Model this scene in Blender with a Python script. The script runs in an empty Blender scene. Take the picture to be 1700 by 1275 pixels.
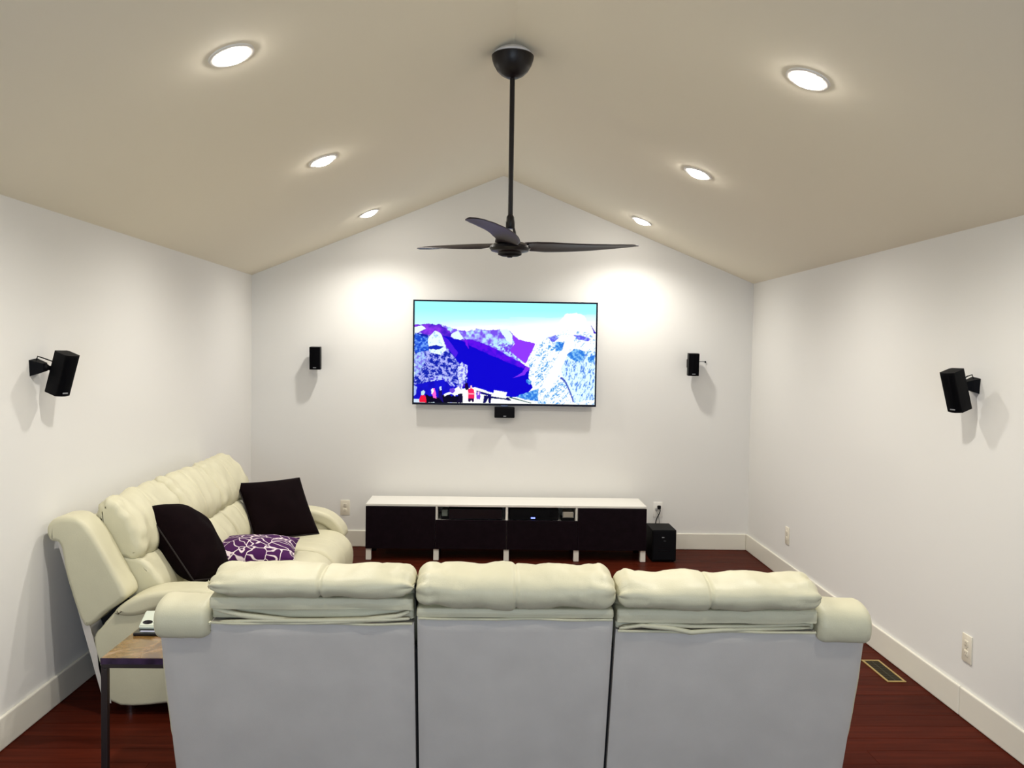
import bpy, bmesh, math, random
import numpy as np
from mathutils import Vector, Matrix, noise
random.seed(7)
S = bpy.context.scene
COL = S.collection

# ------------------------------------------------------------------ camera
YAW, PITCH, ROLL, FPX = 0.0268332, -0.0373402, 0.0152905, 1444.63
cam_d = bpy.data.cameras.new('camera'); cam = bpy.data.objects.new('camera', cam_d); COL.objects.link(cam)
f = Vector((math.sin(YAW)*math.cos(PITCH), math.cos(YAW)*math.cos(PITCH), math.sin(PITCH)))
r = Vector((math.cos(YAW), -math.sin(YAW), 0)); u = r.cross(f)
r2 = math.cos(ROLL)*r + math.sin(ROLL)*u; u2 = -math.sin(ROLL)*r + math.cos(ROLL)*u
cam.matrix_world = Matrix(((r2.x, u2.x, -f.x, 0), (r2.y, u2.y, -f.y, 0), (r2.z, u2.z, -f.z, 1.75), (0, 0, 0, 1)))
cam_d.sensor_width = 36; cam_d.lens = FPX/1700*36; cam_d.clip_start = .05; cam_d.clip_end = 100
S.camera = cam
# ------------------------------------------------------------------ light / exposure
S.view_settings.view_transform = 'Standard'; S.view_settings.look = 'None'
S.view_settings.gamma = 1; S.view_settings.use_curve_mapping = False
S.view_settings.exposure = 0.0
LAMP_W = 88.0            # each recessed lamp, spot part
LAMP_COL = (1.0, 0.962, 0.885)
BULB_EMIT = 90.0
DAY_W = 120.0             # daylight entering the window behind the camera
DAY_COL = (0.70, 0.84, 1.0)
TV_EMIT = 1.1
w = bpy.data.worlds.new('dusk_sky'); S.world = w; w.use_nodes = True
w.node_tree.nodes['Background'].inputs[0].default_value = (.35, .5, .8, 1)
w.node_tree.nodes['Background'].inputs[1].default_value = 1.0

# room dimensions (metres): camera at x=0,y=0,z=1.75
XL, XR, YB, YF = -2.0845, 2.3411, 7.7006, -2.2
HW, HR, RX = 2.3835, 3.2889, 0.1047

dl = bpy.data.lights.new('window_daylight', 'AREA'); dl.shape = 'RECTANGLE'; dl.size = 2.4; dl.size_y = 1.5
dl.energy = DAY_W; dl.color = DAY_COL
dlo = bpy.data.objects.new('window_daylight', dl); COL.objects.link(dlo)
dlo.location = (.1, YF-.35, 1.35); dlo.rotation_euler = (math.radians(90), 0, 0)

# ------------------------------------------------------------------ materials
def lin(c):
    return tuple((v/255/12.92 if v/255 <= .04045 else ((v/255+.055)/1.055)**2.4) for v in c)
MATS = {}
def mat(name, col, rough=.6, metal=0, bump=0, bscale=200, var=0, vscale=8, spec=.5, emit=None, estr=0, coat=0, detail=3):
    if name in MATS: return MATS[name]
    m = bpy.data.materials.new(name); m.use_nodes = True; nt = m.node_tree; N = nt.nodes; L = nt.links
    b = N['Principled BSDF']
    b.inputs['Base Color'].default_value = (*col, 1); b.inputs['Roughness'].default_value = rough
    b.inputs['Metallic'].default_value = metal; b.inputs['Specular IOR Level'].default_value = spec
    b.inputs['Coat Weight'].default_value = coat
    tc = N.new('ShaderNodeTexCoord')
    if var:
        n = N.new('ShaderNodeTexNoise'); n.inputs['Scale'].default_value = vscale; n.inputs['Detail'].default_value = 4
        L.new(tc.outputs['Object'], n.inputs['Vector'])
        rp = N.new('ShaderNodeValToRGB')
        rp.color_ramp.elements[0].position = .3; rp.color_ramp.elements[1].position = .7
        rp.color_ramp.elements[0].color = (*[max(0, c*(1-var)) for c in col], 1)
        rp.color_ramp.elements[1].color = (*[min(1, c*(1+var)) for c in col], 1)
        L.new(n.outputs['Fac'], rp.inputs['Fac']); L.new(rp.outputs['Color'], b.inputs['Base Color'])
    if bump:
        n = N.new('ShaderNodeTexNoise'); n.inputs['Scale'].default_value = bscale; n.inputs['Detail'].default_value = detail
        L.new(tc.outputs['Object'], n.inputs['Vector'])
        bp = N.new('ShaderNodeBump'); bp.inputs['Strength'].default_value = bump; bp.inputs['Distance'].default_value = .002
        L.new(n.outputs['Fac'], bp.inputs['Height']); L.new(bp.outputs['Normal'], b.inputs['Normal'])
    if emit:
        b.inputs['Emission Color'].default_value = (*emit, 1); b.inputs['Emission Strength'].default_value = estr
    MATS[name] = m
    return m
M_wall = mat('painted_wall', (.80, .79, .765), .75, bump=.08, bscale=350, spec=.25)
M_ceil = mat('painted_ceiling', (.86, .80, .665), .85, bump=.1, bscale=300, spec=.15)
M_trim = mat('trim_paint', (.80, .77, .68), .35, bump=.03, bscale=60, spec=.4)
M_leather = mat('cream_leather', (.59, .56, .40), .48, bump=.25, bscale=260, var=.05, vscale=5, spec=.4)
M_seam = mat('cream_seam', (.60, .55, .33), .6)
M_vinyl = mat('grey_back_vinyl', (.57, .535, .49), .65, bump=.2, bscale=500, var=.04, vscale=7, spec=.25)
M_black = mat('black_plastic', (.0035, .0035, .0045), .55, bump=.05, bscale=300, spec=.09)
M_grille = mat('black_grille', (.004, .004, .006), .85, bump=.6, bscale=900, spec=.12)
M_gloss = mat('black_gloss', (.008, .008, .011), .12)
M_bronze = mat('dark_bronze', (.008, .006, .007), .38, spec=.3)
M_blade = mat('blade_finish', (.028, .020, .024), .42, var=.15, vscale=20, metal=.1, spec=.4)
M_white = mat('white_lacquer', (.84, .82, .76), .3, bump=.02, bscale=30)
M_dark = mat('blackbrown_veneer', (.007, .0035, .006), .5, var=.25, vscale=30, spec=.08)
M_cavity = mat('cavity_black', (.006, .005, .005), .8)
M_metalleg = mat('dark_steel', (.07, .06, .062), .35, metal=.8, bump=.1, bscale=80)
M_chrome = mat('chrome', (.75, .77, .8), .2, metal=1)
M_brass = mat('antique_brass', (.50, .36, .13), .4, metal=.6)
M_plate = mat('outlet_plate', (.80, .745, .62), .4)
M_platew = mat('outlet_plate_white', (.84, .82, .78), .4)
M_slot = mat('outlet_slot', (.25, .2, .13), .6)
M_pillow = mat('dark_velvet', (.0045, .0018, .0024), .95, bump=.5, bscale=400, var=.2, vscale=12, spec=.06)
M_pipe = mat('dark_piping', (.012, .007, .007), .9)
M_silver = mat('silver_badge', (.32, .33, .36), .5, metal=.3)
M_amp = mat('canopy_ring', (.72, .72, .74), .5)
M_remote = mat('remote_white', (.62, .66, .55), .4)
M_led = mat('blue_display', (.1, .1, .8), .4, emit=(.12, .16, 1.0), estr=5)
M_glassy = mat('clear_case', (.40, .37, .31), .15)
M_grn = mat('grey_green_box', (.16, .19, .17), .4)
M_winframe = mat('window_frame_paint', (.8, .8, .78), .4)

def floor_material():
    m = bpy.data.materials.new('mahogany_planks'); m.use_nodes = True; nt = m.node_tree; N = nt.nodes; L = nt.links
    b = N['Principled BSDF']; b.inputs['Roughness'].default_value = .33
    b.inputs['Specular IOR Level'].default_value = .015
    tc = N.new('ShaderNodeTexCoord'); mp = N.new('ShaderNodeMapping'); mp.inputs['Scale'].default_value = (1.4, 16, 16)
    L.new(tc.outputs['Object'], mp.inputs['Vector'])
    oi = N.new('ShaderNodeObjectInfo')
    ad = N.new('ShaderNodeVectorMath'); ad.operation = 'ADD'; L.new(mp.outputs[0], ad.inputs[0])
    cb = N.new('ShaderNodeCombineXYZ'); ml = N.new('ShaderNodeMath'); ml.operation = 'MULTIPLY'; ml.inputs[1].default_value = 40
    L.new(oi.outputs['Random'], ml.inputs[0]); L.new(ml.outputs[0], cb.inputs[2]); L.new(cb.outputs[0], ad.inputs[1])
    n = N.new('ShaderNodeTexNoise'); n.inputs['Scale'].default_value = 2.2; n.inputs['Detail'].default_value = 6
    L.new(ad.outputs[0], n.inputs['Vector'])
    rp = N.new('ShaderNodeValToRGB'); rp.color_ramp.elements[0].position = .32; rp.color_ramp.elements[1].position = .72
    rp.color_ramp.elements[0].color = (.046, .0070, .0032, 1); rp.color_ramp.elements[1].color = (.080, .0130, .0058, 1)
    L.new(n.outputs['Fac'], rp.inputs['Fac'])
    hv = N.new('ShaderNodeHueSaturation'); mr = N.new('ShaderNodeMapRange')
    mr.inputs['To Min'].default_value = .85; mr.inputs['To Max'].default_value = 1.15
    L.new(oi.outputs['Random'], mr.inputs['Value']); L.new(mr.outputs[0], hv.inputs['Value'])
    L.new(rp.outputs[0], hv.inputs['Color']); L.new(hv.outputs[0], b.inputs['Base Color'])
    bp = N.new('ShaderNodeBump'); bp.inputs['Strength'].default_value = .15; bp.inputs['Distance'].default_value = .001
    L.new(n.outputs['Fac'], bp.inputs['Height']); L.new(bp.outputs[0], b.inputs['Normal'])
    return m
M_floor = floor_material()
M_sub = mat('floor_gap', (.012, .004, .003), .8)

def purple_material():
    m = bpy.data.materials.new('purple_lattice_fabric'); m.use_nodes = True; nt = m.node_tree; N = nt.nodes; L = nt.links
    b = N['Principled BSDF']; b.inputs['Roughness'].default_value = .9; b.inputs['Specular IOR Level'].default_value = .15
    tc = N.new('ShaderNodeTexCoord'); mp = N.new('ShaderNodeMapping'); mp.inputs['Scale'].default_value = (1, 1.0, .3)
    n = N.new('ShaderNodeTexNoise'); n.inputs['Scale'].default_value = 9; n.inputs['Detail'].default_value = 1
    L.new(tc.outputs['Object'], mp.inputs[0]); L.new(mp.outputs[0], n.inputs['Vector'])
    mx = N.new('ShaderNodeVectorMath'); mx.operation = 'MULTIPLY_ADD'; mx.inputs[1].default_value = (.13, .13, .13)
    L.new(n.outputs['Color'], mx.inputs[0]); L.new(mp.outputs[0], mx.inputs[2])
    v = N.new('ShaderNodeTexVoronoi'); v.feature = 'DISTANCE_TO_EDGE'; v.inputs['Scale'].default_value = 13.5
    L.new(mx.outputs[0], v.inputs['Vector'])
    rp = N.new('ShaderNodeValToRGB'); e = rp.color_ramp.elements
    e[0].position = .028; e[0].color = (.72, .62, .66, 1); e[1].position = .052; e[1].color = (.055, .010, .075, 1)
    L.new(v.outputs['Distance'], rp.inputs[0]); L.new(rp.outputs[0], b.inputs['Base Color'])
    return m
M_purple = purple_material()

def marble_material():
    m = bpy.data.materials.new('polished_brown_marble'); m.use_nodes = True; nt = m.node_tree; N = nt.nodes; L = nt.links
    b = N['Principled BSDF']; b.inputs['Roughness'].default_value = .14; b.inputs['Coat Weight'].default_value = .3
    tc = N.new('ShaderNodeTexCoord')
    n = N.new('ShaderNodeTexNoise'); n.inputs['Scale'].default_value = 6; n.inputs['Detail'].default_value = 5; n.inputs['Distortion'].default_value = 1.6
    L.new(tc.outputs['Object'], n.inputs['Vector'])
    rp = N.new('ShaderNodeValToRGB'); e = rp.color_ramp.elements
    e[0].position = .36; e[0].color = (.05, .022, .016, 1); e[1].position = .68; e[1].color = (.34, .22, .14, 1)
    k = e.new(.47); k.color = (.16, .085, .022, 1); k = e.new(.56); k.color = (.22, .12, .035, 1)
    L.new(n.outputs['Fac'], rp.inputs[0]); L.new(rp.outputs[0], b.inputs['Base Color'])
    return m
M_marble = marble_material()
M_marbedge = mat('purple_brown_edge', (.035, .018, .05), .25, var=.7, vscale=18)

# ------------------------------------------------------------------ mesh helpers
def bx(bm, x0, x1, y0, y1, z0, z1, bev=0, seg=2, mtx=None):
    g = bmesh.ops.create_cube(bm, size=1)
    vs = g['verts']
    for v in vs:
        v.co = Vector((x0+(v.co.x+.5)*(x1-x0), y0+(v.co.y+.5)*(y1-y0), z0+(v.co.z+.5)*(z1-z0)))
    if bev:
        ed = list({e for v in vs for e in v.link_edges})
        g2 = bmesh.ops.bevel(bm, geom=ed, offset=bev, segments=seg, affect='EDGES', profile=.5, clamp_overlap=True)
        vs = list({v for fc in g2['faces'] for v in fc.verts} | {v for v in vs if v.is_valid})
    if mtx is not None:
        for v in vs: v.co = mtx @ v.co
    return vs
def box(x0, x1, y0, y1, z0, z1, bev=0, seg=2, mtx=None):
    bm = bmesh.new(); bx(bm, x0, x1, y0, y1, z0, z1, bev, seg, mtx); return bm
def cyl(bm, p0, p1, r0, r1=None, n=20):
    p0 = Vector(p0); p1 = Vector(p1); r1 = r0 if r1 is None else r1
    d = p1-p0; q = d.to_track_quat('Z', 'Y')
    mt = Matrix.Translation((p0+p1)/2) @ q.to_matrix().to_4x4()
    bmesh.ops.create_cone(bm, cap_ends=True, segments=n, radius1=r0, radius2=r1, depth=d.length, matrix=mt)
def lathe(bm, prof, center=(0, 0, 0), n=40):
    cx, cy, cz = center; rings = []
    for rr, z in prof:
        if rr < 1e-5: rings.append([bm.verts.new((cx, cy, cz+z))])
        else: rings.append([bm.verts.new((cx+rr*math.cos(2*math.pi*i/n), cy+rr*math.sin(2*math.pi*i/n), cz+z)) for i in range(n)])
    for a, b in zip(rings, rings[1:]):
        for i in range(n):
            j = (i+1) % n
            if len(a) == 1 and len(b) == 1: continue
            if len(a) == 1: bm.faces.new((a[0], b[i], b[j]))
            elif len(b) == 1: bm.faces.new((a[i], a[j], b[0]))
            else: bm.faces.new((a[i], a[j], b[j], b[i]))
def tube(bm, pts, rad, n=8):
    pts = [Vector(p) for p in pts]; rings = []
    for i, p in enumerate(pts):
        t = (pts[min(i+1, len(pts)-1)]-pts[max(i-1, 0)]).normalized()
        a = t.cross(Vector((0, 0, 1)));
        if a.length < .05: a = t.cross(Vector((0, 1, 0)))
        a.normalize(); b = t.cross(a)
        rd = rad[i] if isinstance(rad, (list, tuple)) else rad
        rings.append([bm.verts.new(p+a*rd*math.cos(2*math.pi*k/n)+b*rd*math.sin(2*math.pi*k/n)) for k in range(n)])
    for a, b in zip(rings, rings[1:]):
        for k in range(n): bm.faces.new((a[k], a[(k+1) % n], b[(k+1) % n], b[k]))
    bm.faces.new(rings[0][::-1]); bm.faces.new(rings[-1])
def obj(name, bm, m, parent=None, smooth=False, loc=None):
    bmesh.ops.recalc_face_normals(bm, faces=bm.faces)
    me = bpy.data.meshes.new(name); bm.to_mesh(me); bm.free()
    me.materials.append(m)
    if smooth:
        me.polygons.foreach_set('use_smooth', [True]*len(me.polygons))
        if smooth != 'all': me.set_sharp_from_angle(angle=math.radians(40))
    o = bpy.data.objects.new(name, me); COL.objects.link(o)
    if parent is not None: o.parent = parent
    if loc: o.location = loc
    return o
def tag(o, label, cat, group=None):
    o['label'] = label; o['category'] = cat
    if group: o['group'] = group
    return o
def thing(name, label, cat, loc=(0, 0, 0), rotz=0, group=None):
    o = bpy.data.objects.new(name, None); COL.objects.link(o); o.empty_display_size = .1
    o.location = loc; o.rotation_euler = (0, 0, rotz)
    return tag(o, label, cat, group)
def struct(name, bm, m, smooth=False):
    o = obj(name, bm, m, None, smooth); o['kind'] = 'structure'; return o

# ------------------------------------------------------------------ room shell
T = .12
def gable(y0, y1, hole=None):
    bm = bmesh.new()
    pr = [(XL-T, 0), (XR+T, 0), (XR+T, HW), (RX, HR+.0), (XL-T, HW)]
    pr = [(XL-T, -.0), (XR+T, 0), (XR+T, HW-T*(HR-HW)/(XR-RX)), (RX, HR), (XL-T, HW-T*(HR-HW)/(RX-XL))]
    a = [bm.verts.new((x, y0, z)) for x, z in pr]; b = [bm.verts.new((x, y1, z)) for x, z in pr]
    bm.faces.new(a[::-1]); bm.faces.new(b)
    for i in range(5):
        j = (i+1) % 5; bm.faces.new((a[i], a[j], b[j], b[i]))
    return bm
struct('wall_back', gable(YB, YB+T), M_wall)
struct('wall_left', box(XL-T, XL, YF, YB, 0, HW), M_wall)
struct('wall_right', box(XR, XR+T, YF, YB, 0, HW), M_wall)
# wall behind the camera, with a wide window
WX0, WX1, WZ0, WZ1 = -1.1, 1.3, .65, 2.1
bm = bmesh.new()
bx(bm, XL-T, WX0, YF-T, YF, 0, HW); bx(bm, WX1, XR+T, YF-T, YF, 0, HW)
bx(bm, WX0, WX1, YF-T, YF, 0, WZ0); bx(bm, WX0, WX1, YF-T, YF, WZ1, HW)
pr = [(XL-T, HW), (XR+T, HW), (RX, HR)]
a = [bm.verts.new((x, YF-T, z)) for x, z in pr]; b = [bm.verts.new((x, YF, z)) for x, z in pr]
bm.faces.new(a[::-1]); bm.faces.new(b)
for i in range(3): bm.faces.new((a[i], a[(i+1) % 3], b[(i+1) % 3], b[i]))
struct('wall_front', bm, M_wall)
bm = bmesh.new()
for x0, x1, z0, z1 in [(WX0, WX1, WZ0, WZ0+.05), (WX0, WX1, WZ1-.05, WZ1), (WX0, WX0+.05, WZ0+.05, WZ1-.05), (WX1-.05, WX1, WZ0+.05, WZ1-.05), (.075, .125, WZ0+.05, WZ1-.05)]:
    bx(bm, x0, x1, YF-.09, YF-.03, z0, z1, .004)
win = struct('window_1', bm, M_winframe)
gm = bpy.data.materials.new('window_glass'); gm.use_nodes = True; nt = gm.node_tree
for nd in list(nt.nodes):
    if nd.type == 'BSDF_PRINCIPLED': nt.nodes.remove(nd)
tr = nt.nodes.new('ShaderNodeBsdfTransparent'); gl = nt.nodes.new('ShaderNodeBsdfGlossy'); gl.inputs['Roughness'].default_value = .02
mx = nt.nodes.new('ShaderNodeMixShader'); mx.inputs[0].default_value = .07
nt.links.new(tr.outputs[0], mx.inputs[1]); nt.links.new(gl.outputs[0], mx.inputs[2])
nt.links.new(mx.outputs[0], nt.nodes['Material Output'].inputs[0])
for x0, x1 in ((WX0+.05, .075), (.125, WX1-.05)):
    obj('pane', box(x0, x1, YF-.065, YF-.059, WZ0+.05, WZ1-.05), gm, win)
# vaulted ceiling: two slopes, one object
def slope_dir(side):
    e = Vector((XL if side < 0 else XR, 0, HW)); q = Vector((RX, 0, HR))
    d = (q-e).normalized(); n = Vector((d.z, 0, -d.x)) if d.x > 0 else Vector((-d.z, 0, d.x))
    return e, d, n      # n points down into the room
bm = bmesh.new()
y0, y1 = YF-T, YB+T
def cz(x): return HR-(HR-HW)/(RX-XL)*(RX-x) if x < RX else HR-(HR-HW)/(XR-RX)*(x-RX)
pr = [(XL-T, cz(XL-T)), (RX, HR), (XR+T, cz(XR+T)), (XR+T, cz(XR+T)+T), (RX, HR+T), (XL-T, cz(XL-T)+T)]
a = [bm.verts.new((x, y0, z)) for x, z in pr]; b = [bm.verts.new((x, y1, z)) for x, z in pr]
for i in range(6):
    j = (i+1) % 6; bm.faces.new((a[i], a[j], b[j], b[i]))
bm.faces.new((a[0], a[1], a[4], a[5])); bm.faces.new((a[1], a[2], a[3], a[4]))
bm.faces.new((b[0], b[1], b[4], b[5])); bm.faces.new((b[1], b[2], b[3], b[4]))
ceiling = struct('ceiling', bm, M_ceil)

# floor: sub floor with individual planks
floor = struct('floor', box(XL-T, XR+T, YF-T, YB+T, -.10, -.012), M_sub)
PW = .127; y = YB; row = 0
while y > YF:
    xx = XL
    first = random.uniform(.5, 1.9); x_next = xx+first
    while xx < XR-.001:
        x1 = min(x_next, XR)
        if XR-x1 < .35: x1 = XR
        dz = random.uniform(-.0005, 0)
        ya = max(y-PW, YF)
        p = obj('plank', box(-(x1-xx)/2+.0007, (x1-xx)/2-.0007, -(y-ya)/2+.0007, (y-ya)/2-.0007, -.012, dz, .0008, 1), M_floor, floor, loc=((xx+x1)/2, (y+ya)/2, 0))
        xx = x1; x_next = xx+random.uniform(1.5, 2.3)
    y -= PW; row += 1

# baseboards with a rounded top edge
BH, BT = .147, .016
def board(name, m, parent, horizontal, a0, a1, at, side):
    if horizontal: bm = box(a0, a1, at-BT, at, 0, BH, .009, 3) if side > 0 else box(a0, a1, at, at+BT, 0, BH, .009, 3)
    else: bm = box(at-BT, at, a0, a1, 0, BH, .009, 3) if side > 0 else box(at, at+BT, a0, a1, 0, BH, .009, 3)
    o = obj(name, bm, m, parent)
    if parent is None: o['kind'] = 'structure'
    return o
board('baseboard_back', M_trim, None, True, XL+BT, XR-BT, YB, 1)
bl = board('baseboard_left', M_trim, None, False, YF, 2.2, XL, -1); board('board', M_trim, bl, False, 2.202, YB, XL, -1)
br = board('baseboard_right', M_trim, None, False, YF, 4.143, XR, 1); board('board', M_trim, br, False, 4.146, YB, XR, 1)
board('baseboard_front', M_trim, None, True, XL+BT, XR-BT, YF, -1)

# ------------------------------------------------------------------ recessed lamps
M_bulb = mat('lit_bulb', (1, 1, 1), .5, emit=(1, .94, .85), estr=BULB_EMIT)
M_bulb_dim = mat('dimmed_bulb', (1, 1, 1), .5, emit=(1, .94, .85), estr=BULB_EMIT*.35)
M_ring = mat('lamp_trim_white', (.80, .77, .72), .5)
lamps = [(-1, 3.323, 'nearest of the three lit downlights in the left ceiling slope'),
         (-1, 5.119, 'middle of the three lit downlights in the left ceiling slope'),
         (-1, 7.048, 'lit downlight in the left ceiling slope closest to the television wall'),
         (1, 3.416, 'nearest of the three lit downlights in the right ceiling slope'),
         (1, 5.214, 'middle of the three lit downlights in the right ceiling slope'),
         (1, 7.126, 'lit downlight in the right ceiling slope closest to the television wall'),
         (-1, 1.50, 'dimmed downlight in the left ceiling slope above the camera'),
         (1, 1.58, 'dimmed downlight in the right ceiling slope above the camera')]
for side, ly, lab in lamps:
    lx = -.979 if side < 0 else 1.232
    e, d, n = slope_dir(side)
    loc = Vector((lx, ly, cz(lx)))
    t = thing('recessed_downlight', 'round '+lab, 'ceiling light', loc, 0, 'recessed downlights')
    zc = -n; xa = d; ya = zc.cross(xa)
    t.matrix_world = Matrix(((xa.x, ya.x, zc.x, loc.x), (xa.y, ya.y, zc.y, loc.y), (xa.z, ya.z, zc.z, loc.z), (0, 0, 0, 1)))
    bm = bmesh.new(); lathe(bm, [(.0645, -.001), (.066, -.005), (.082, -.007), (.088, -.004), (.089, .001), (.0645, .001)], n=36)
    obj('trim_ring', bm, M_ring, t, True)
    bm = bmesh.new(); lathe(bm, [(.063, .002), (.062, -.006), (.055, -.014), (.038, -.021), (.02, -.025), (0, -.026)], n=32)
    obj('bulb', bm, M_bulb if ly > 2 else M_bulb_dim, t, 'all')
    ld = bpy.data.lights.new('downlight_beam', 'SPOT'); ld.energy = LAMP_W*(.70 if ly > 6 else .93 if ly > 2 else .42); ld.color = LAMP_COL
    ld.spot_size = math.radians(146); ld.spot_blend = .85; ld.shadow_soft_size = .045
    lo = bpy.data.objects.new('downlight_beam', ld); COL.objects.link(lo)
    lo.location = loc + n*.075
    aim = Vector((0, 0, -1))
    lo.rotation_euler = aim.to_track_quat('-Z', 'Y').to_euler()

# ------------------------------------------------------------------ sofa builder
def cr(pts, m=6):
    out = []; n = len(pts)
    for i in range(n):
        p0, p1, p2, p3 = [Vector((*pts[(i+k-1) % n], 0)) for k in range(4)]
        for j in range(m):
            t = j/m
            q = .5*((2*p1)+(-p0+p2)*t+(2*p0-5*p1+4*p2-p3)*t*t+(-p0+3*p1-3*p2+p3)*t**3)
            out.append((q.x, q.y))
    return out
def loft(pts, x0, x1, rnd, nx=28, m=5, wr=0, wf=(9, 5), seam=None, seam_d=.008, puff=0, seed=0, endw=0, sag=0):
    """closed (y,z) profile swept along x with rounded ends, optional wrinkles and seam grooves"""
    P = cr(pts, m); cy = sum(p[0] for p in P)/len(P); czz = sum(p[1] for p in P)/len(P)
    R = sum(math.hypot(p[0]-cy, p[1]-czz) for p in P)/len(P)
    L = x1-x0; xs = set(); NP = len(P)
    ar = sum(P[i][0]*P[(i+1) % NP][1]-P[(i+1) % NP][0]*P[i][1] for i in range(NP)); sg = 1 if ar > 0 else -1
    NN = []
    for i in range(NP):
        tx, tz = P[(i+1) % NP][0]-P[i-1][0], P[(i+1) % NP][1]-P[i-1][1]; l_ = math.hypot(tx, tz) or 1
        NN.append((sg*tz/l_, -sg*tx/l_))
    for i in range(nx+1): xs.add(round(x0+rnd+(L-2*rnd)*i/nx, 5))
    for a in (0, 12, 28, 45, 62, 78):
        q = rnd*(1-math.cos(math.radians(a))); q2 = rnd-rnd*math.sin(math.radians(90-a))
        xs.add(round(x0+rnd-rnd*math.sin(math.radians(90-a)), 5)); xs.add(round(x1-rnd+rnd*math.sin(math.radians(90-a)), 5))
    if seam:
        for s in seam:
            for k in (-.012, -.006, 0, .006, .012): xs.add(round(s+k, 5))
    xs = sorted(xs); bm = bmesh.new(); rings = []
    for x in xs:
        e = min(x-x0, x1-x); q = max(0, min(1, 1-e/rnd)) if rnd > 0 else 0
        off = rnd*(1-math.sqrt(max(0, 1-q*q)))*.9
        s = (x-x0)/L
        ring = []
        for i, (py, pz) in enumerate(P):
            ny, nz = NN[i]
            d = puff*(1-(2*s-1)**4)
            if wr:
                v = Vector((x*wf[0], py*wf[1], pz*wf[1]+seed*7.3))
                nv = noise.noise(v); d += wr*(nv-.5*abs(noise.noise(v*2.1)))-.55*wr*max(0, 1-abs(noise.noise(Vector((x*13+pz*16, py*3-pz*5, seed*3.1))))*9)*max(.30, 1-e/.30)
                if endw:
                    ex = math.exp(-e/.07); d += endw*ex*math.sin(i*2*math.pi/len(P)*11+3*noise.noise(Vector((x*6, i*.1, seed))))
            if seam:
                for sx in seam: d -= seam_d*math.exp(-((x-sx)/.006)**2)
            ring.append(bm.verts.new((x, py+ny*(d-off), pz+nz*(d-off)-sag*math.sin(math.pi*s))))
        rings.append(ring)
    n = len(P)
    for a, b in zip(rings, rings[1:]):
        for i in range(n): bm.faces.new((a[i], a[(i+1) % n], b[(i+1) % n], b[i]))
    for ring, x in ((rings[0], xs[0]), (rings[-1], xs[-1])):
        fc = bm.faces.new(ring); bmesh.ops.triangulate(bm, faces=[fc])
    return bm
def slab(pts, x0, x1, bev=0):
    bm = bmesh.new(); a = [bm.verts.new((x0, y, z)) for y, z in pts]; b = [bm.verts.new((x1, y, z)) for y, z in pts]
    bm.faces.new(a); bm.faces.new(b[::-1]); n = len(pts)
    for i in range(n): bm.faces.new((a[i], b[i], b[(i+1) % n], a[(i+1) % n]))
    if bev: bmesh.ops.bevel(bm, geom=list(bm.edges), offset=bev, segments=2, affect='EDGES')
    return bm
def yb(z): return .02+(.89-z)*.28        # leaning rear plane
def rear_tube(pts, rad): # pts: (x, z, out)
    return [(x, yb(z)-o, z) for x, z, o in pts]
BW = 1.145; WG = .175
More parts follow.
